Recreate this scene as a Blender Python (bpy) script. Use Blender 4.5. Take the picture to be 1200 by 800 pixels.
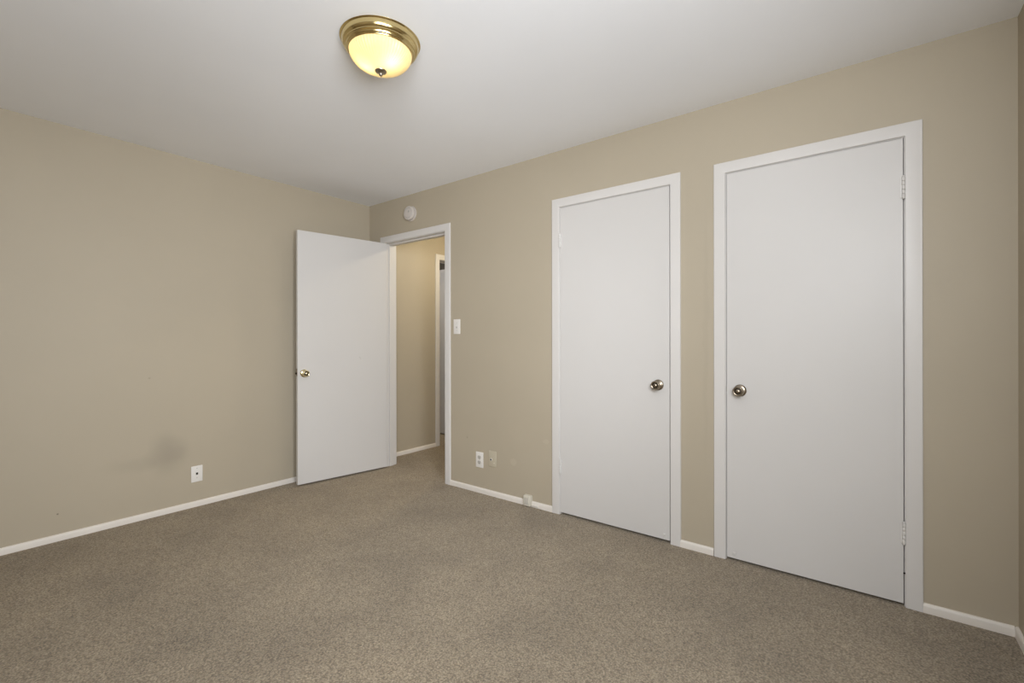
import bpy, bmesh, math, random
from mathutils import Matrix, Vector
PI = math.pi
for o in list(bpy.data.objects): bpy.data.objects.remove(o)
S = bpy.context.scene
C = S.collection

# ------------------------------------------------------------ camera, world, lights
cam = bpy.data.cameras.new('camera'); co = bpy.data.objects.new('camera', cam); C.objects.link(co)
cam.sensor_width = 36.0; cam.sensor_fit = 'HORIZONTAL'
cam.lens = 538.756 * 36 / 1200
cam.shift_y = (397.563 - 400) / 1200
cam.clip_start = 0.02
co.matrix_world = (Matrix.Translation((3.74185, -2.64727, 1.17261)) @ Matrix.Rotation(0.6549, 4, 'Z')
                   @ Matrix.Rotation(PI/2, 4, 'X') @ Matrix.Rotation(-0.0014, 4, 'Z'))
S.camera = co
w = bpy.data.worlds.new('world'); S.world = w; w.use_nodes = True
bg = w.node_tree.nodes['Background']
bg.inputs[0].default_value = (0.80, 0.88, 1.0, 1); bg.inputs[1].default_value = 1.0
S.view_settings.view_transform = 'Standard'; S.view_settings.look = 'None'
S.view_settings.gamma = 1.0; S.view_settings.use_curve_mapping = False
S.view_settings.exposure = 0.13

ROOM_H = 2.44; RW = 4.22; NEAR = -5.0; WT = 0.12; FAR = 2.5

def area(name, loc, rot, sx, sy, power, col, spread=180):
    l = bpy.data.lights.new(name, 'AREA'); l.shape = 'RECTANGLE'; l.size = sx; l.size_y = sy
    l.energy = power; l.color = col; l.spread = math.radians(spread)
    o = bpy.data.objects.new(name, l); C.objects.link(o); o.location = loc; o.rotation_euler = rot
    return o
def fill_spot(name, loc, tgt, power, ang, col, size=.2):
    l = bpy.data.lights.new(name, 'SPOT'); l.energy = power; l.spot_size = math.radians(ang); l.spot_blend = 1; l.shadow_soft_size = size; l.color = col
    o = bpy.data.objects.new(name, l); C.objects.link(o); o.location = loc
    o.rotation_euler = (Vector(tgt) - Vector(loc)).to_track_quat('-Z', 'Y').to_euler(); return o
# daylight entering through the window of the right wall (behind the camera)
WIN = [(-3.55, -1.95, 0.90, 2.12)]
area('daylight', (RW + .02, (WIN[0][0]+WIN[0][1])/2, (WIN[0][2]+WIN[0][3])/2), (PI/2, 0, PI/2), 1.5, 1.12, 62, (0.965, 1.0, 1.04))
# added unseen fill spots on the camera side that even out the room light
fill_spot('fill_spot', (3.95, -2.95, 1.9), (2.6, 0, 1.4), 102, 130, (.965, 1, 1.04), .35)
fill_spot('fill_spot', (4.00, -1.95, 1.6), (.3, -.25, .95), 96, 80, (.965, 1, 1.04), .2)
fill_spot('fill_spot', (3.60, -2.90, 1.6), (2.95, -.9, 2.44), 14, 90, (.965, 1, 1.05), .3)

# ------------------------------------------------------------ materials
def mat(name, col, rough=0.5, metal=0.0, spec=0.5, **kw):
    m = bpy.data.materials.new(name); m.use_nodes = True
    b = m.node_tree.nodes['Principled BSDF']
    b.inputs['Base Color'].default_value = (*col, 1); b.inputs['Roughness'].default_value = rough
    b.inputs['Metallic'].default_value = metal; b.inputs['Specular IOR Level'].default_value = spec
    return m
def nd(m, t, **kw):
    n = m.node_tree.nodes.new(t)
    for k, v in kw.items(): setattr(n, k, v)
    return n
def lk(m, a, b): m.node_tree.links.new(a, b)
def coords(m, scale=(1,1,1)):
    g = nd(m, 'ShaderNodeNewGeometry'); mp = nd(m, 'ShaderNodeMapping')
    mp.inputs['Scale'].default_value = scale; lk(m, g.outputs['Position'], mp.inputs[0]); return mp.outputs[0]
def noise(m, vec, scale, detail=3, rough=0.5):
    n = nd(m, 'ShaderNodeTexNoise'); n.inputs['Scale'].default_value = scale
    n.inputs['Detail'].default_value = detail; n.inputs['Roughness'].default_value = rough
    lk(m, vec, n.inputs['Vector']); return n.outputs['Fac']
def ramp(m, fac, stops):
    r = nd(m, 'ShaderNodeValToRGB'); e = r.color_ramp.elements
    while len(e) < len(stops): e.new(0.5)
    for k, (p, c) in enumerate(stops): e[k].position = p; e[k].color = (*c, 1)
    lk(m, fac, r.inputs[0]); return r.outputs[0]
def bump(m, h, strength, dist, prev=None):
    b = nd(m, 'ShaderNodeBump'); b.inputs['Strength'].default_value = strength; b.inputs['Distance'].default_value = dist
    lk(m, h, b.inputs['Height'])
    if prev: lk(m, prev, b.inputs['Normal'])
    return b.outputs[0]
def mixc(m, fac, a, b, mode='MIX'):
    n = nd(m, 'ShaderNodeMix', data_type='RGBA', blend_type=mode)
    if isinstance(fac, float): n.inputs[0].default_value = fac
    else: lk(m, fac, n.inputs[0])
    for s, v in ((6, a), (7, b)):
        if isinstance(v, tuple): n.inputs[s].default_value = (*v, 1)
        else: lk(m, v, n.inputs[s])
    return n.outputs[2]
def pb(m): return m.node_tree.nodes['Principled BSDF']

WALLC = (0.46, 0.40, 0.305)
def painted(name, col, var=0.03, rough=0.6, bs=0.12, spec=0.3, bscale=220):
    m = mat(name, col, rough, spec=spec); v = coords(m)
    n = noise(m, v, 1.7, 4)
    lo = tuple(c*(1-var) for c in col); hi = tuple(min(1, c*(1+var)) for c in col)
    lk(m, ramp(m, n, [(0.3, lo), (0.7, hi)]), pb(m).inputs['Base Color'])
    lk(m, bump(m, noise(m, v, bscale, 3), bs, 0.0008), pb(m).inputs['Normal'])
    return m
M_wall = painted('beige_wall_paint', WALLC, 0.02, 0.55, 0.25, 0.35, 160)
M_ceil = painted('white_ceiling_paint', (0.92, 0.93, 0.955), 0.015, 0.9, 0.35, 0.2, 130)
M_white = painted('white_gloss_paint', (0.645, 0.625, 0.605), 0.012, 0.42, 0.10, 0.38, 60)
M_trim = painted('white_trim_paint', (0.68, 0.655, 0.63), 0.02, 0.40, 0.10, 0.45, 60)
M_base = painted('white_baseboard_paint', (0.78, 0.73, 0.67), 0.04, 0.45, 0.2, 0.4, 40)
M_plate = mat('white_plastic', (0.80, 0.77, 0.73), 0.35)
M_grime = mat('grey_plastic', (0.45, 0.43, 0.40), 0.45)
M_black = mat('black_plastic', (0.012, 0.011, 0.01), 0.4)
M_wallplate = mat('beige_painted_plastic', (0.53, 0.475, 0.365), 0.4)
M_brass = mat('polished_brass', (0.66, 0.53, 0.26), 0.17, 1.0)
M_abrass = mat('aged_brass', (0.31, 0.26, 0.20), 0.28, 1.0)
M_knobb = mat('pale_brass', (0.72, 0.63, 0.40), 0.20, 1.0)
M_dark = mat('dark_steel', (0.06, 0.05, 0.04), 0.45, 1.0)
M_steel = mat('painted_hinge_white', (0.67, 0.65, 0.625), 0.35)
M_pewter = mat('pewter_metal', (0.36, 0.32, 0.26), 0.32, 1.0)
M_glass = mat('window_glass', (1, 1, 1), 0.02); pb(M_glass).inputs['Transmission Weight'].default_value = 1.0

# left wall paint with its grey scuffed smudge low on the wall and some nail holes
M_wall_l = painted('beige_wall_paint_scuffed', WALLC, 0.02, 0.55, 0.25, 0.35, 160)
def blob(m, centre, rad, dist=0.25, nsc=5.0, soft=(0.25, 1.0)):
    g = nd(m, 'ShaderNodeNewGeometry'); n = nd(m, 'ShaderNodeTexNoise'); n.inputs['Scale'].default_value = nsc
    lk(m, g.outputs['Position'], n.inputs['Vector'])
    s = nd(m, 'ShaderNodeVectorMath', operation='SUBTRACT'); lk(m, n.outputs['Color'], s.inputs[0]); s.inputs[1].default_value = (.5, .5, .5)
    sc = nd(m, 'ShaderNodeVectorMath', operation='SCALE'); lk(m, s.outputs[0], sc.inputs[0]); sc.inputs['Scale'].default_value = dist
    ad = nd(m, 'ShaderNodeVectorMath', operation='ADD'); lk(m, g.outputs['Position'], ad.inputs[0]); lk(m, sc.outputs[0], ad.inputs[1])
    su = nd(m, 'ShaderNodeVectorMath', operation='SUBTRACT'); lk(m, ad.outputs[0], su.inputs[0]); su.inputs[1].default_value = centre
    dv = nd(m, 'ShaderNodeVectorMath', operation='DIVIDE'); lk(m, su.outputs[0], dv.inputs[0]); dv.inputs[1].default_value = rad
    ln = nd(m, 'ShaderNodeVectorMath', operation='LENGTH'); lk(m, dv.outputs[0], ln.inputs[0])
    mr = nd(m, 'ShaderNodeMapRange', interpolation_type='SMOOTHSTEP'); lk(m, ln.outputs['Value'], mr.inputs[0])
    mr.inputs[1].default_value = soft[0]; mr.inputs[2].default_value = soft[1]; mr.inputs[3].default_value = 1; mr.inputs[4].default_value = 0
    return mr.outputs[0]
def stain(m, blobs):
    inp = pb(m).inputs['Base Color']; src = inp.links[0].from_socket
    for f, amount, col in blobs:
        mu = nd(m, 'ShaderNodeMath', operation='MULTIPLY'); lk(m, f, mu.inputs[0]); mu.inputs[1].default_value = amount
        src = mixc(m, mu.outputs[0], src, col)
    lk(m, src, inp)
stain(M_wall_l, [
    (blob(M_wall_l, (0, -1.60, 0.40), (1, .13, .17), .10, 6, (.1, 1.1)), .36, (.24, .21, .165)),
    (blob(M_wall_l, (0, -1.77, 0.36), (1, .20, .07), .10, 6, (.1, 1.1)), .15, (.24, .21, .165)),
    (blob(M_wall_l, (0, -2.135, 0.156), (1, .006, .006), 0, 5, (.5, 1.0)), .75, (.15, .13, .1)),
    (blob(M_wall_l, (0, -1.70, 0.92), (1, .010, .010), 0, 5, (.3, 1.0)), .35, (.25, .22, .17)),
])
M_wall_b = painted('beige_wall_paint_marked', WALLC, 0.02, 0.55, 0.25, 0.35, 160)
stain(M_wall_b, [
    (blob(M_wall_b, (1.265, 0, 0.405), (.010, 1, .010), 0, 5, (.3, 1.0)), .4, (.25, .22, .17)),
    (blob(M_wall_b, (1.72, 0, 0.285), (.035, 1, .030), .02, 30, (.6, 1.0)), .22, (.62, .56, .44)),
    (blob(M_wall_b, (2.00, 0, 0.47), (.035, 1, .020), .02, 30, (.6, 1.0)), .18, (.62, .56, .44)),
    (blob(M_wall_b, (3.05, 0, 1.2), (.02, 1, .9), .04, 9, (.3, 1.0)), .10, (.30, .25, .20)),
])

# carpet: cut pile, speckled, with faint traffic mottling
M_carpet = mat('taupe_carpet', (0.33, 0.27, 0.21), 1.0, spec=0.05)
def carpet():
    m = M_carpet; v = coords(m)
    big = noise(m, v, 2.3, 5, .62)
    mid = noise(m, v, 30, 3, .7)
    fine = noise(m, v, 120, 4, .85)
    tuft = nd(m, 'ShaderNodeTexVoronoi'); tuft.inputs['Scale'].default_value = 150; lk(m, v, tuft.inputs['Vector'])
    c1 = ramp(m, fine, [(0.30, (.06, .046, .032)), (0.44, (.262, .220, .163)), (0.58, (.335, .284, .214)), (0.76, (.54, .465, .36))])
    c2 = ramp(m, big, [(0.30, (.82, .815, .81)), (0.47, (.97, .965, .96)), (0.55, (1.03, 1.03, 1.03)), (0.72, (1.14, 1.135, 1.13))])
    c3 = ramp(m, mid, [(0.3, (.86, .85, .84)), (0.7, (1.12, 1.12, 1.12))])
    c4 = ramp(m, tuft.outputs['Distance'], [(0.35, (1.06, 1.06, 1.06)), (0.72, (.62, .60, .57))])
    c = mixc(m, 1.0, mixc(m, 1.0, mixc(m, 1.0, c1, c2, 'MULTIPLY'), c3, 'MULTIPLY'), c4, 'MULTIPLY')
    c = mixc(m, 1.0, c, (1.32, 1.255, 1.14), 'MULTIPLY')
    lk(m, c, pb(m).inputs['Base Color'])
    b1 = bump(m, mid, .5, .010); b2 = bump(m, fine, .9, .010, b1)
    lk(m, b2, pb(m).inputs['Normal'])
    pb(m).inputs['Sheen Weight'].default_value = .25; pb(m).inputs['Sheen Roughness'].default_value = .5
carpet()

# lit shade glass and bulb
M_shade = bpy.data.materials.new('ribbed_frosted_glass'); M_shade.use_nodes = True
def shade():
    m = M_shade; t = m.node_tree; t.nodes.remove(pb(m)); out = [n for n in t.nodes if n.type == 'OUTPUT_MATERIAL'][0]
    tr = nd(m, 'ShaderNodeBsdfTranslucent'); tr.inputs[0].default_value = (1.0, .90, .62, 1)
    df = nd(m, 'ShaderNodeBsdfDiffuse'); df.inputs[0].default_value = (.95, .88, .66, 1)
    gl = nd(m, 'ShaderNodeBsdfGlossy'); gl.inputs['Roughness'].default_value = .15
    m1 = nd(m, 'ShaderNodeMixShader'); m1.inputs[0].default_value = .30; lk(m, tr.outputs[0], m1.inputs[1]); lk(m, df.outputs[0], m1.inputs[2])
    fr = nd(m, 'ShaderNodeFresnel'); fr.inputs[0].default_value = 1.35
    m2 = nd(m, 'ShaderNodeMixShader'); lk(m, fr.outputs[0], m2.inputs[0]); lk(m, m1.outputs[0], m2.inputs[1]); lk(m, gl.outputs[0], m2.inputs[2])
    lk(m, m2.outputs[0], out.inputs[0])
shade()
M_bulb = mat('lit_bulb', (1, .9, .7)); pb(M_bulb).inputs['Emission Color'].default_value = (1, .80, .46, 1); pb(M_bulb).inputs['Emission Strength'].default_value = 13.5

# ------------------------------------------------------------ mesh helpers
def obj(name, bm, m, parent=None, smooth=False):
    bmesh.ops.remove_doubles(bm, verts=bm.verts, dist=1e-6)
    bmesh.ops.recalc_face_normals(bm, faces=bm.faces)
    me = bpy.data.meshes.new(name); bm.to_mesh(me); bm.free(); me.materials.append(m)
    if smooth:
        for p in me.polygons: p.use_smooth = True
        if smooth != 'all': me.set_sharp_from_angle(angle=math.radians(35))
    o = bpy.data.objects.new(name, me); C.objects.link(o)
    if parent: o.parent = parent
    return o
def tag(o, label=None, cat=None, group=None, kind=None):
    if label: o['label'] = label
    if cat: o['category'] = cat
    if group: o['group'] = group
    if kind: o['kind'] = kind
    return o
def struct(name, bm, m, label=None, cat=None, smooth=False):
    return tag(obj(name, bm, m, None, smooth), label, cat, kind='structure')
def empty(name, loc, rot=(0,0,0)):
    o = bpy.data.objects.new(name, None); C.objects.link(o); o.location = loc; o.rotation_euler = rot; o.empty_display_size = .05
    return o
def box(bm, a, b, bevel=0.0, seg=2):
    r = bmesh.ops.create_cube(bm, size=1.0)
    vs = r['verts']
    for v in vs:
        v.co = Vector([(a[i]+b[i])/2 + v.co[i]*(b[i]-a[i]) for i in range(3)])
    if bevel:
        es = list({e for v in vs for e in v.link_edges})
        bmesh.ops.bevel(bm, geom=es, offset=bevel, segments=seg, profile=.5, affect='EDGES')
    return bm
def lathe(bm, prof, seg=48, mtx=Matrix(), mod=None):
    """prof: list of (radius, height) along local +Z; mod(angle, r, k) may change a radius."""
    rings = []
    for k, (r, h) in enumerate(prof):
        if r < 1e-7: rings.append([bm.verts.new(mtx @ Vector((0, 0, h)))]); continue
        ring = []
        for i in range(seg):
            a = 2*PI*i/seg; rr = mod(a, r, k) if mod else r
            ring.append(bm.verts.new(mtx @ Vector((rr*math.cos(a), rr*math.sin(a), h))))
        rings.append(ring)
    for A, B in zip(rings, rings[1:]):
        if len(A) == 1 and len(B) == 1: continue
        for i in range(seg):
            j = (i+1) % seg
            if len(A) == 1: bm.faces.new((A[0], B[i], B[j]))
            elif len(B) == 1: bm.faces.new((A[i], B[0], A[j]))
            else: bm.faces.new((A[i], A[j], B[j], B[i]))
    return bm
def grid_wall(xs, zs, holes, y0, y1, axis='y'):
    """solid slab between y0 and y1 with rectangular openings; axis names the slab's normal."""
    bm = bmesh.new()
    xs = sorted(set(xs + [h[0] for h in holes] + [h[1] for h in holes])); zs = sorted(set(zs + [h[2] for h in holes] + [h[3] for h in holes]))
    def solid(i, j):
        if i < 0 or j < 0 or i >= len(xs)-1 or j >= len(zs)-1: return False
        cx, cz = (xs[i]+xs[i+1])/2, (zs[j]+zs[j+1])/2
        return not any(h[0] < cx < h[1] and h[2] < cz < h[3] for h in holes)
    cache = {}
    def V(x, y, z):
        k = (x, y, z)
        if k not in cache: cache[k] = bm.verts.new((x, y, z) if axis == 'y' else (y, x, z))
        return cache[k]
    for i in range(len(xs)-1):
        for j in range(len(zs)-1):
            if not solid(i, j): continue
            a, b, c, d = xs[i], xs[i+1], zs[j], zs[j+1]
            for y in (y0, y1): bm.faces.new((V(a,y,c), V(b,y,c), V(b,y,d), V(a,y,d)))
            if not solid(i-1, j): bm.faces.new((V(a,y0,c), V(a,y1,c), V(a,y1,d), V(a,y0,d)))
            if not solid(i+1, j): bm.faces.new((V(b,y0,c), V(b,y1,c), V(b,y1,d), V(b,y0,d)))
            if not solid(i, j-1): bm.faces.new((V(a,y0,c), V(b,y0,c), V(b,y1,c), V(a,y1,c)))
            if not solid(i, j+1): bm.faces.new((V(a,y0,d), V(b,y0,d), V(b,y1,d), V(a,y1,d)))
    return bm
def casing(x0, x1, ztop, prof, y0=0.0, sgn=-1, zb=0.0, fn=None, bm=None):
    """mitred U-shaped casing around an opening x0..x1, 0..ztop. prof: (offset outwards, proud)."""
    bm = bm or bmesh.new(); fn = fn or (lambda x, y, z: (x, y, z))
    path = [lambda o: (x0-o, zb), lambda o: (x0-o, ztop+o), lambda o: (x1+o, ztop+o), lambda o: (x1+o, zb)]
    rings = []
    for p in path:
        ring = []
        for o, d in prof:
            x, z = p(o); ring.append(bm.verts.new(fn(x, y0 + sgn*d, z)))
        rings.append(ring)
    n = len(prof)
    for A, B in zip(rings, rings[1:]):
        for i in range(n):
            j = (i+1) % n; bm.faces.new((A[i], A[j], B[j], B[i]))
    bm.faces.new(rings[0]); bm.faces.new(rings[-1])
    return bm

# ------------------------------------------------------------ shell
D1 = (0.225, 1.036)                 # rough openings in the back wall (bedroom door, two closets)
D2 = (2.105, 2.867); D3 = (3.140, 3.891); OT = 2.068
JT = 0.013                          # jamb board thickness
struct('floor', box(bmesh.new(), (-2.6, NEAR-.3, -.12), (RW+WT, FAR+.12, 0)), M_carpet, 'taupe cut-pile carpet covering the whole floor', 'carpet')
struct('ceiling', box(bmesh.new(), (-2.6, NEAR-.3, ROOM_H), (RW+WT, FAR+.12, ROOM_H+.12)), M_ceil, 'white painted ceiling', 'ceiling')
struct('wall_back', grid_wall([0, RW], [0, ROOM_H], [(D1[0], D1[1], 0, OT), (D2[0], D2[1], 0, OT), (D3[0], D3[1], 0, OT)], 0, WT), M_wall_b, 'beige wall holding the doorway and the two closet doors', 'wall')
struct('wall_left', grid_wall([NEAR-WT, WT], [0, ROOM_H], [], -WT, 0, 'x'), M_wall_l, 'beige wall at the left with a grey smudge low down', 'wall')
struct('wall_right', grid_wall([NEAR-WT, FAR], [0, ROOM_H], WIN, RW, RW+WT, 'x'), M_wall, 'beige wall at the right edge', 'wall')
struct('wall_near', box(bmesh.new(), (0, NEAR-WT, 0), (RW, NEAR, ROOM_H)), M_wall)
HO = (0.905, 1.375)                 # opening in the hall's left wall
struct('wall_hall_left', grid_wall([WT, FAR], [0, ROOM_H], [(HO[0]-JT, HO[1]+JT, 0, 2.063)], -WT, 0, 'x'), M_wall, 'beige wall of the hallway seen through the open doorway', 'wall')
struct('wall_hall_back', box(bmesh.new(), (0, 1.75, 0), (RW, 1.87, ROOM_H)), M_wall)
struct('wall_closet_left', box(bmesh.new(), (1.92, WT, 0), (2.02, 1.75, ROOM_H)), M_wall)
struct('wall_closet_middle', box(bmesh.new(), (2.95, WT, 0), (3.05, 1.75, ROOM_H)), M_wall)
struct('wall_closet_back', box(bmesh.new(), (2.02, .78, 0), (RW, .88, ROOM_H)), M_wall)
M_bath = painted('shaded_wall_paint', (0.22, 0.19, 0.15), 0.02, 0.6)  # dark base colour stands in for the shade inside the side room
struct('wall_side_room_back', box(bmesh.new(), (-2.5, 2.1, 0), (-WT, 2.2, ROOM_H)), M_bath, 'wall of the room beyond the hallway, coloured dark for its shade', 'wall')
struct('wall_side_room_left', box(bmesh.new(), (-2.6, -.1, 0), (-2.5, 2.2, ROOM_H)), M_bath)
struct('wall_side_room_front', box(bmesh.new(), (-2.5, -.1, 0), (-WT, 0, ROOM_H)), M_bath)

# baseboards with a rounded top
BP = [(0, 0), (.012, 0), (.012, .026), (.0105, .033), (.007, .0375), (.003, .039), (0, .039)]
def base_run(p, q, n, name, label):
    """baseboard from p to q on the floor; n is the direction into the room."""
    bm = bmesh.new(); R = []
    for e in (p, q): R.append([bm.verts.new((e[0]+n[0]*d, e[1]+n[1]*d, z)) for d, z in BP])
    k = len(BP)
    for i in range(k): bm.faces.new((R[0][i], R[0][(i+1) % k], R[1][(i+1) % k], R[1][i]))
    bm.faces.new(R[0]); bm.faces.new(R[1])
    return struct(name, bm, M_base, label, 'baseboard', True)
base_run((0, NEAR), (0, -.012), (1, 0), 'baseboard_left', 'low white baseboard along the left wall')
base_run((0, 0), (.166, 0), (0, -1), 'baseboard_back', 'short white baseboard in the corner behind the open door')
base_run((1.084, 0), (2.060, 0), (0, -1), 'baseboard_back', 'white baseboard between doorway and left closet door')
base_run((2.912, 0), (3.090, 0), (0, -1), 'baseboard_back', 'short white baseboard between the two closet doors')
base_run((3.938, 0), (RW-.012, 0), (0, -1), 'baseboard_back', 'short white baseboard right of the right closet door')
base_run((RW, NEAR), (RW, 0), (-1, 0), 'baseboard_right', 'white baseboard on the wall at the right edge')
base_run((0, WT), (0, .843), (1, 0), 'baseboard_hall', 'white baseboard of the hallway seen through the doorway')

# ------------------------------------------------------------ door casings, jambs, stops
CP = [(0, 0), (0, .009), (.002, .011), (.048, .0125), (.052, .0115), (.055, .0115), (.0575, .0095), (.0585, .006), (.0585, 0)]
def door_trim(name, ja, jb, jt, label, both=False):
    """ja, jb: inner faces of the side jambs; jt: underside of the head jamb."""
    bm = casing(ja-.003, jb+.003, jt+.003, CP)
    t = struct(name, bm, M_trim, label, 'door frame', True)
    b = casing(ja, jb, jt, [(0, 0), (JT, 0), (JT, WT), (0, WT)], 0, 1)
    obj('jamb', b, M_trim, t)
    b = casing(ja-0.0, jb+0.0, jt, [(0, .042), (0, .078), (-.011, .078), (-.011, .042)], 0, 1)
    obj('door_stop', b, M_trim, t)
    if both:
        obj('casing', casing(ja-.005, jb+.005, jt+.005, CP, WT, 1), M_trim, t, True)
    return t
door_trim('trim_1', D1[0]+JT, D1[1]-JT, OT-JT, 'white frame around the open doorway to the hall', True)
door_trim('trim_2', D2[0]+JT, D2[1]-JT, OT-JT, 'white frame around the left closet door')
door_trim('trim_3', D3[0]+JT, D3[1]-JT, OT-JT, 'white frame around the right closet door')
# frame of the side-room door in the hallway's left wall (plane x = 0)
sw = lambda x, y, z: (y, x, z)
t4 = struct('trim_4', casing(HO[0]-.005, HO[1]+.005, 2.055, CP, 0, 1, fn=sw), M_trim, 'white frame around the narrow opening down the hallway', 'door frame', True)
obj('jamb', casing(HO[0], HO[1], 2.05, [(0, 0), (JT, 0), (JT, WT), (0, WT)], 0, -1, fn=sw), M_trim, t4)
obj('door_stop', casing(HO[0], HO[1], 2.05, [(0, .042), (0, .078), (-.011, .078), (-.011, .042)], 0, -1, fn=sw), M_trim, t4)

# ------------------------------------------------------------ door leaves and their hardware
def knob(parent, x, y, z, m, direction=-1, dark_ring=True):
    """round door knob on a rosette, sticking out along local y*direction."""
    T = Matrix.Translation((x, y, z)) @ Matrix.Rotation(PI/2 if direction < 0 else -PI/2, 4, 'X')
    bm = bmesh.new()
    lathe(bm, [(0, 0), (.0315, 0), (.0315, .003), (.029, .007), (.022, .009), (.0125, .010), (.0115, .024), (.013, .028), (.019, .0315),
               (.0245, .037), (.0268, .044), (.0262, .051), (.0238, .056), (.0222, .0575), (.019, .0565), (.0165, .0545), (.013, .0545), (.0105, .056),
               (.008, .0585), (0, .0592)], 40, T)
    k = obj('door_knob', bm, m, parent, 'all')
    bm = bmesh.new(); lathe(bm, [(.0105, .0552), (.0175, .0546), (.0175, .0552), (.0105, .0562)], 40, T)
    obj('knob_groove', bm, M_dark, k, True)
    return k
def hinge(parent, x, z, y=-.0065):
    bm = bmesh.new()
    for k in range(5):
        z0 = z-.046+k*.0185
        lathe(bm, [(0, z0), (.0058, z0), (.0065, z0+.001), (.0065, z0+.0165), (.0058, z0+.0175), (0, z0+.0175)], 16, Matrix.Translation((x, y, 0)))
    lathe(bm, [(0, z+.046), (.0045, z+.046), (.0058, z+.049), (.0045, z+.052), (0, z+.0535)], 16, Matrix.Translation((x, y, 0)))
    lathe(bm, [(0, z-.0515), (.0045, z-.050), (.0058, z-.048), (.0045, z-.046), (0, z-.046)], 16, Matrix.Translation((x, y, 0)))
    box(bm, (x-.012, y+.0035, z-.045), (x+.012, y+.0065, z+.045), .0006, 1)
    return obj('hinge', bm, M_steel, parent, True)
def leaf(name, origin, rot, x0, x1, y0, y1, z0, z1, label):
    bm = box(bmesh.new(), (x0, y0, z0), (x1, y1, z1), .0015, 2)
    o = struct(name, bm, M_white, label, 'door'); o.location = origin; o.rotation_euler = (0, 0, rot)
    return o
ZT = 2.049
# bedroom door, swung open into the room against the left wall
d1 = leaf('door_1', (.2385, -.006, 0), math.radians(-98.95), .002, .781, .006, .041, .014, ZT, 'white flush door standing open before the left wall')
for s, y in ((1, .041), (-1, .006)): knob(d1, .781-.050, y, .903, M_knobb, s)
b = box(bmesh.new(), (.7795, .0105, .882), (.7822, .0365, .942), .0005, 1); lp = obj('latch_plate', b, M_abrass, d1)
b = bmesh.new(); lathe(b, [(0, 0), (.0075, 0), (.0075, .008), (.005, .0105), (0, .011)], 20, Matrix.Translation((.782, .0235, .903)) @ Matrix.Rotation(PI/2, 4, 'Y'))
obj('latch_bolt', b, M_dark, lp, True)
for z in (.30, 1.03, 1.80):
    bm = bmesh.new()
    for k in range(5):
        z0 = z-.046+k*.0185
        lathe(bm, [(0, z0), (.0058, z0), (.0065, z0+.001), (.0065, z0+.0165), (.0058, z0+.0175), (0, z0+.0175)], 16, Matrix.Translation((-.001, 0.0, 0)))
    box(bm, (-.0005, .0065, z-.045), (.0018, .034, z+.045), .0004, 1)
    obj('hinge', bm, M_steel, d1, True)
b = bmesh.new()
for dx, dz in ((0, 0), (.006, .012)): lathe(b, [(0, 0), (.0035, 0), (.002, .0015), (0, .002)], 12, Matrix.Translation((.255+dx, .041, 1.008+dz)) @ Matrix.Rotation(-PI/2, 4, 'X'))
obj('screw', b, M_grime, d1, True)
# closet doors
d2 = leaf('door_2', (0, 0, 0), 0, 2.1205, 2.8515, -.004, .031, .015, ZT+.0035, 'white closed closet door with its knob at the right edge')
knob(d2, 2.786, -.004, .907, M_abrass)
for z in (.322, 1.835): hinge(d2, 2.1195, z, -.0105)
d3 = leaf('door_3', (0, 0, 0), 0, 3.1558, 3.8750, -.004, .031, .013, ZT+.0035, 'white closed closet door with its knob at the left edge')
knob(d3, 3.221, -.004, .903, M_abrass)
for z in (.322, 1.835): hinge(d3, 3.8762, z, -.0105)
def bumper(par, x, z):
    b = bmesh.new(); lathe(b, [(0, 0), (.009, 0), (.009, .003), (.007, .0055), (.003, .0062), (0, .005)], 20, Matrix.Translation((x, -.004, z)) @ Matrix.Rotation(PI/2, 4, 'X'))
    obj('catch_button', b, M_steel, par, True)
bumper(d2, 2.818, .046); bumper(d3, 3.192, .040)
b = bmesh.new(); lathe(b, [(0, 0), (.004, 0), (.003, .001), (0, .0012)], 12, Matrix.Translation((3.877, -.0132, .150)) @ Matrix.Rotation(PI/2, 4, 'X'))
obj('nail_hole', b, M_dark, bpy.data.objects['trim_3'])
for dd, xs_ in ((d2, 2.8525), (d3, 3.1545)):      # latch seen in the gap
    b = box(bmesh.new(), (xs_-.0016, .004, .892), (xs_+.0016, .016, .920), .0004, 1); obj('latch', b, M_abrass, dd)
# side-room door, opened into the dim room beyond the hallway
d4 = leaf('door_4', (-WT-.004, 1.372, 0), math.radians(180), .002, .468, .002, .037, .014, 2.035, 'white door leaf glimpsed through the far hallway opening')
for z in (.3, 1.8):
    b = bmesh.new(); lathe(b, [(0, z-.045), (.006, z-.045), (.006, z+.045), (0, z+.045)], 16, Matrix.Translation((0, -.004, 0))); obj('hinge', b, M_steel, d4, True)
knob(d4, .41, .037, .91, M_abrass, 1)

# ------------------------------------------------------------ windows behind the camera
for k, (a, b_, c, d) in enumerate(WIN):
    bm = bmesh.new(); fw = .045; x0, x1 = RW+.045, RW+.10
    for A, B in (((a, c), (a+fw, d)), ((b_-fw, c), (b_, d)), ((a+fw, c), (b_-fw, c+fw)), ((a+fw, d-fw), (b_-fw, d)), (((a+b_)/2-.02, c+fw), ((a+b_)/2+.02, d-fw))):
        box(bm, (x0, A[0], A[1]), (x1, B[0], B[1]), .003, 1)
    wf = struct('window_%d' % (k+1), bm, M_trim)
    obj('pane', box(bmesh.new(), (RW+.072, a+fw-.005, c+fw-.005), (RW+.078, b_-fw+.005, d-fw+.005)), M_glass, wf)
    obj('window_sill', box(bmesh.new(), (RW-.035, a-.03, c-.022), (RW+.045, b_+.03, c), .003, 2), M_trim, wf)

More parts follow.
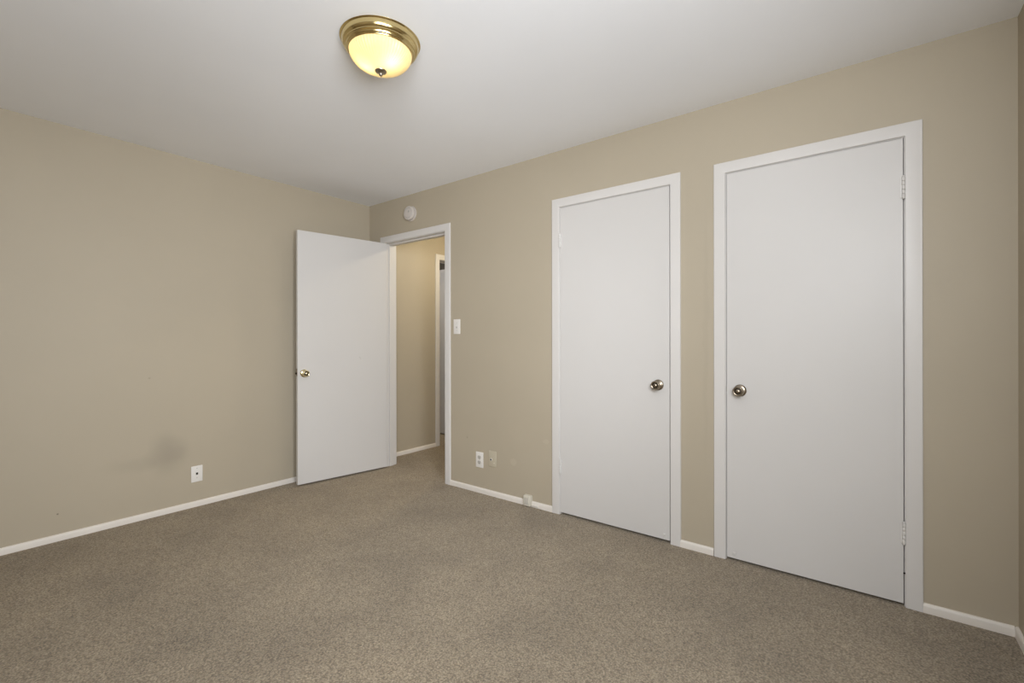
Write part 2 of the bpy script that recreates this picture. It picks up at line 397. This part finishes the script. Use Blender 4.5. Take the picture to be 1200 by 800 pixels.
# ------------------------------------------------------------ flush ceiling light
LX, LY = 2.112, -1.437; BULBS = ((.056, .004), (-.032, -.036))
L = empty('ceiling_light', (LX, LY, ROOM_H))
tag(L, 'round brass flush ceiling light with ribbed glass dome, lit', 'ceiling light')
def dn(pr): return [(r, -h) for r, h in pr]
bm = bmesh.new()
lathe(bm, dn([(0, .0005), (.1585, .0005), (.1585, .004), (.1645, .0045), (.1650, .0052), (.1645, .0060), (.1625, .0072), (.160, .0075), (.1585, .009), (.158, .013), (.1575, .022),
              (.1545, .030), (.150, .035), (.1475, .0365), (.1475, .0395), (.1445, .0425), (.1415, .043), (.140, .045), (.1395, .0475), (.1365, .0505), (.134, .051),
              (.1325, .0535), (.1295, .0545), (.1285, .052), (.1285, .045)]), 96)
obj('brass_pan', bm, M_brass, L, True)
bm = bmesh.new()
N = 60
prof = []
for k in range(25):
    t = k/24*PI/2
    prof.append((.1285*math.cos(t)**.92 if k < 24 else 0.006, -(.049 + .079*math.sin(t)**1.05)))
def rib(a, r, k):
    return r + .0020*(r/.13)*math.cos(a*N)*min(1, k/3)
lathe(bm, prof, N*6, Matrix(), rib)
obj('glass_shade', bm, M_shade, L, 'all')
bm = bmesh.new()
lathe(bm, dn([(0, .118), (.008, .119), (.017, .1225), (.023, .126), (.0248, .1285), (.024, .131), (.018, .1345), (.011, .1365), (.0085, .139), (.0080, .143), (.0065, .147), (.003, .1495), (0, .150)]), 32)
obj('finial', bm, M_pewter, L, True)
for sx, sy in BULBS:
    T = Matrix.Translation((sx, sy, -.078))
    bm = bmesh.new(); bmesh.ops.create_uvsphere(bm, u_segments=24, v_segments=16, radius=.020, matrix=T); bl = obj('bulb', bm, M_bulb, L, 'all')
    bm = bmesh.new(); lathe(bm, [(0, -.006), (.014, -.006), (.014, -.028), (.0, -.028)], 20, Matrix.Translation((sx, sy, 0))); obj('socket', bm, M_plate, L, True)

# hallway's own ceiling lamp (warm), out of the photo's view
H = empty('ceiling_light', (.82, .86, ROOM_H)); tag(H, 'plain round lit ceiling light of the hallway behind the wall', 'ceiling light')
bm = bmesh.new(); lathe(bm, dn([(0, .0005), (.12, .0005), (.12, .02), (.11, .025), (.105, .025)]), 48); obj('lamp_pan', bm, M_brass, H, True)
# (its glass is a lit diffuser)
M_hall = mat('lit_hall_glass', (1, .9, .7)); pb(M_hall).inputs['Emission Color'].default_value = (1, .87, .62, 1); pb(M_hall).inputs['Emission Strength'].default_value = 92
bm = bmesh.new(); lathe(bm, dn([(.105, .022), (.10, .045), (.08, .065), (.045, .078), (0, .083)]), 48); obj('glass_shade', bm, M_hall, H, True)

# unseen ceiling lamp, added to brighten the door leaf in the side room
K = empty('ceiling_light', (-1.15, .70, ROOM_H)); tag(K, 'added unseen fill lamp on the ceiling of the small side room', 'ceiling light')
bm = bmesh.new(); lathe(bm, dn([(0, .0005), (.12, .0005), (.12, .02), (.11, .025), (.105, .025)]), 48); obj('lamp_pan', bm, M_brass, K, True)
M_side = mat('side_fill_glass', (1, 1, 1)); pb(M_side).inputs['Emission Color'].default_value = (1, .97, .93, 1); pb(M_side).inputs['Emission Strength'].default_value = 85
bm = bmesh.new(); lathe(bm, dn([(.105, .022), (.10, .045), (.08, .065), (.045, .078), (0, .083)]), 48); obj('glass_shade', bm, M_side, K, True)

# ------------------------------------------------------------ small things on the walls
M_det = mat('aged_white_plastic', (0.62, 0.57, 0.53), 0.4)
ROTX = Matrix.Rotation(PI/2, 4, 'X')       # lathe axis towards -y
# smoke detector above the doorway
sd = empty('smoke_detector', (.607, 0, 2.268)); tag(sd, 'round white smoke detector on the wall above the open doorway', 'smoke detector')
bm = bmesh.new(); lathe(bm, [(0, 0), (.0640, 0), (.0650, .002), (.0650, .008), (.0635, .010), (.058, .0105)], 48, ROTX); lathe(bm, [(.058, .0105), (0, .0105)], 48, ROTX)
obj('mounting_base', bm, M_det, sd, True)
bm = bmesh.new()
lathe(bm, [(.0520, .0105), (.0520, .016), (.0590, .0175), (.0600, .020), (.0600, .034), (.0585, .0385), (.054, .0410), (.047, .0420), (.045, .0405), (.042, .0405), (.040, .0425), (.016, .0440), (0, .0440)], 48, ROTX)
cv = obj('cover', bm, M_det, sd, True)
bm = bmesh.new(); lathe(bm, [(.0415, .0402), (.0455, .0402), (.0455, .0412), (.0415, .0412)], 48, ROTX); obj('vent_groove', bm, M_grime, cv)
bm = bmesh.new(); lathe(bm, [(0, .043), (.009, .043), (.009, .0452), (.007, .0462), (0, .0462)], 24, ROTX @ Matrix.Translation((.012, .010, 0))); obj('test_button', bm, M_grime, cv, True)

def plate(name, loc, rot, w_, h_, label, cat, m=M_plate):
    e = empty(name, loc, rot); tag(e, label, cat)
    bm = box(bmesh.new(), (-w_/2, -.0055, -h_/2), (w_/2, 0, h_/2), .0025, 3); obj('cover_plate', bm, m, e, True)
    return e
def screw(par, x, z, m=M_grime, y=-.0055):
    bm = bmesh.new(); lathe(bm, [(0, -.001), (.0032, -.001), (.0028, .0008), (0, .0012)], 14, Matrix.Translation((x, y, z)) @ ROTX); return obj('screw', bm, m, par, True)
lsw = plate('light_switch', (1.1565, 0, 1.275), (0,0,0), .072, .118, 'white toggle light switch right of the doorway', 'light switch')
bm = box(bmesh.new(), (-.006, -.0075, -.0125), (.006, -.0045, .0125), .001, 1); obj('toggle_surround', bm, M_grime, lsw)
bm = box(bmesh.new(), (-.0042, -.017, -.004), (.0042, -.005, .005), .0015, 2); tg = obj('toggle', bm, M_plate, lsw)
tg.rotation_euler = (math.radians(-28), 0, 0)
screw(lsw, 0, .030); screw(lsw, 0, -.030)

out = plate('electrical_outlet', (1.396, 0, .251), (0,0,0), .074, .118, 'white double power outlet low on the wall right of the doorway', 'outlet')
for s in (1, -1):
    bm = bmesh.new(); lathe(bm, [(0, 0), (.0165, 0), (.0170, .001), (.0165, .0025), (0, .0027)], 28, Matrix.Translation((0, -.0052, s*.0195)) @ ROTX)
    for v in bm.verts: v.co.z = s*.0195 + max(-.0135, min(.0135, v.co.z - s*.0195))
    r = obj('receptacle', bm, mat('outlet_face_ivory', (.55, .52, .47), .4) if s == 1 else bpy.data.materials['outlet_face_ivory'], out, True)
    bm = bmesh.new()
    box(bm, (-.0075, -.0083, s*.0195-.001), (-.0050, -.0078, s*.0195+.0085)); box(bm, (.0050, -.0083, s*.0195), (.0075, -.0078, s*.0195+.0075))
    lathe(bm, [(0, .0), (.0027, .0), (.0027, .0006), (0, .0006)], 14, Matrix.Translation((0, -.0078, s*.0195-.0065)) @ ROTX)
    obj('slot', bm, M_dark, r)
screw(out, 0, 0)

cb = plate('cable_wall_plate', (1.525, 0, .277), (0,0,0), .074, .118, 'wall-coloured plate with one black hole beside the power outlet', 'wall plate', M_wallplate)
bm = bmesh.new(); lathe(bm, [(0, 0), (.0075, 0), (.0075, .0015), (.006, .0022), (0, .0022)], 20, Matrix.Translation((-.012, -.0052, -.006)) @ ROTX); obj('socket_hole', bm, M_black, cb, True)
bm = bmesh.new(); lathe(bm, [(.0078, 0), (.0105, 0), (.0100, .0025), (.0078, .003)], 24, Matrix.Translation((-.012, -.0052, -.006)) @ ROTX); obj('socket_rim', bm, M_plate, cb, True)
screw(cb, .018, -.030, M_plate); screw(cb, 0, .042, M_wallplate)

wp = plate('phone_wall_plate', (0, -1.430, .229), (0,0,PI/2), .070, .112, 'white plate with small dark jack low on the left wall', 'wall plate')
bm = box(bmesh.new(), (-.0065, -.0068, -.006), (.0065, -.0045, .009), .0008, 1); obj('jack', bm, M_dark, wp)
screw(wp, 0, -.028); screw(wp, 0, .040)

# small surface phone box on the baseboard left of the closet
pj = empty('phone_jack_box', (1.862, -.012, .002)); tag(pj, 'small off-white phone box on the baseboard left of the left closet', 'phone jack')
M_ivory = mat('ivory_plastic', (.66, .62, .53), .4)
bm = box(bmesh.new(), (-.029, -.026, 0.004), (.029, .0118, .078), .006, 3); obj('housing', bm, M_ivory, pj, True)
bm = bmesh.new()
for x in (-.012, .004): box(bm, (x, -.0278, .020), (x+.006, -.0255, .064), .0008, 1)
obj('moulded_rib', bm, M_grime, pj)
bm = box(bmesh.new(), (.030, -.007, .006), (.085, .0, .018), .002, 2); obj('cable_cover', bm, M_base, pj, True)
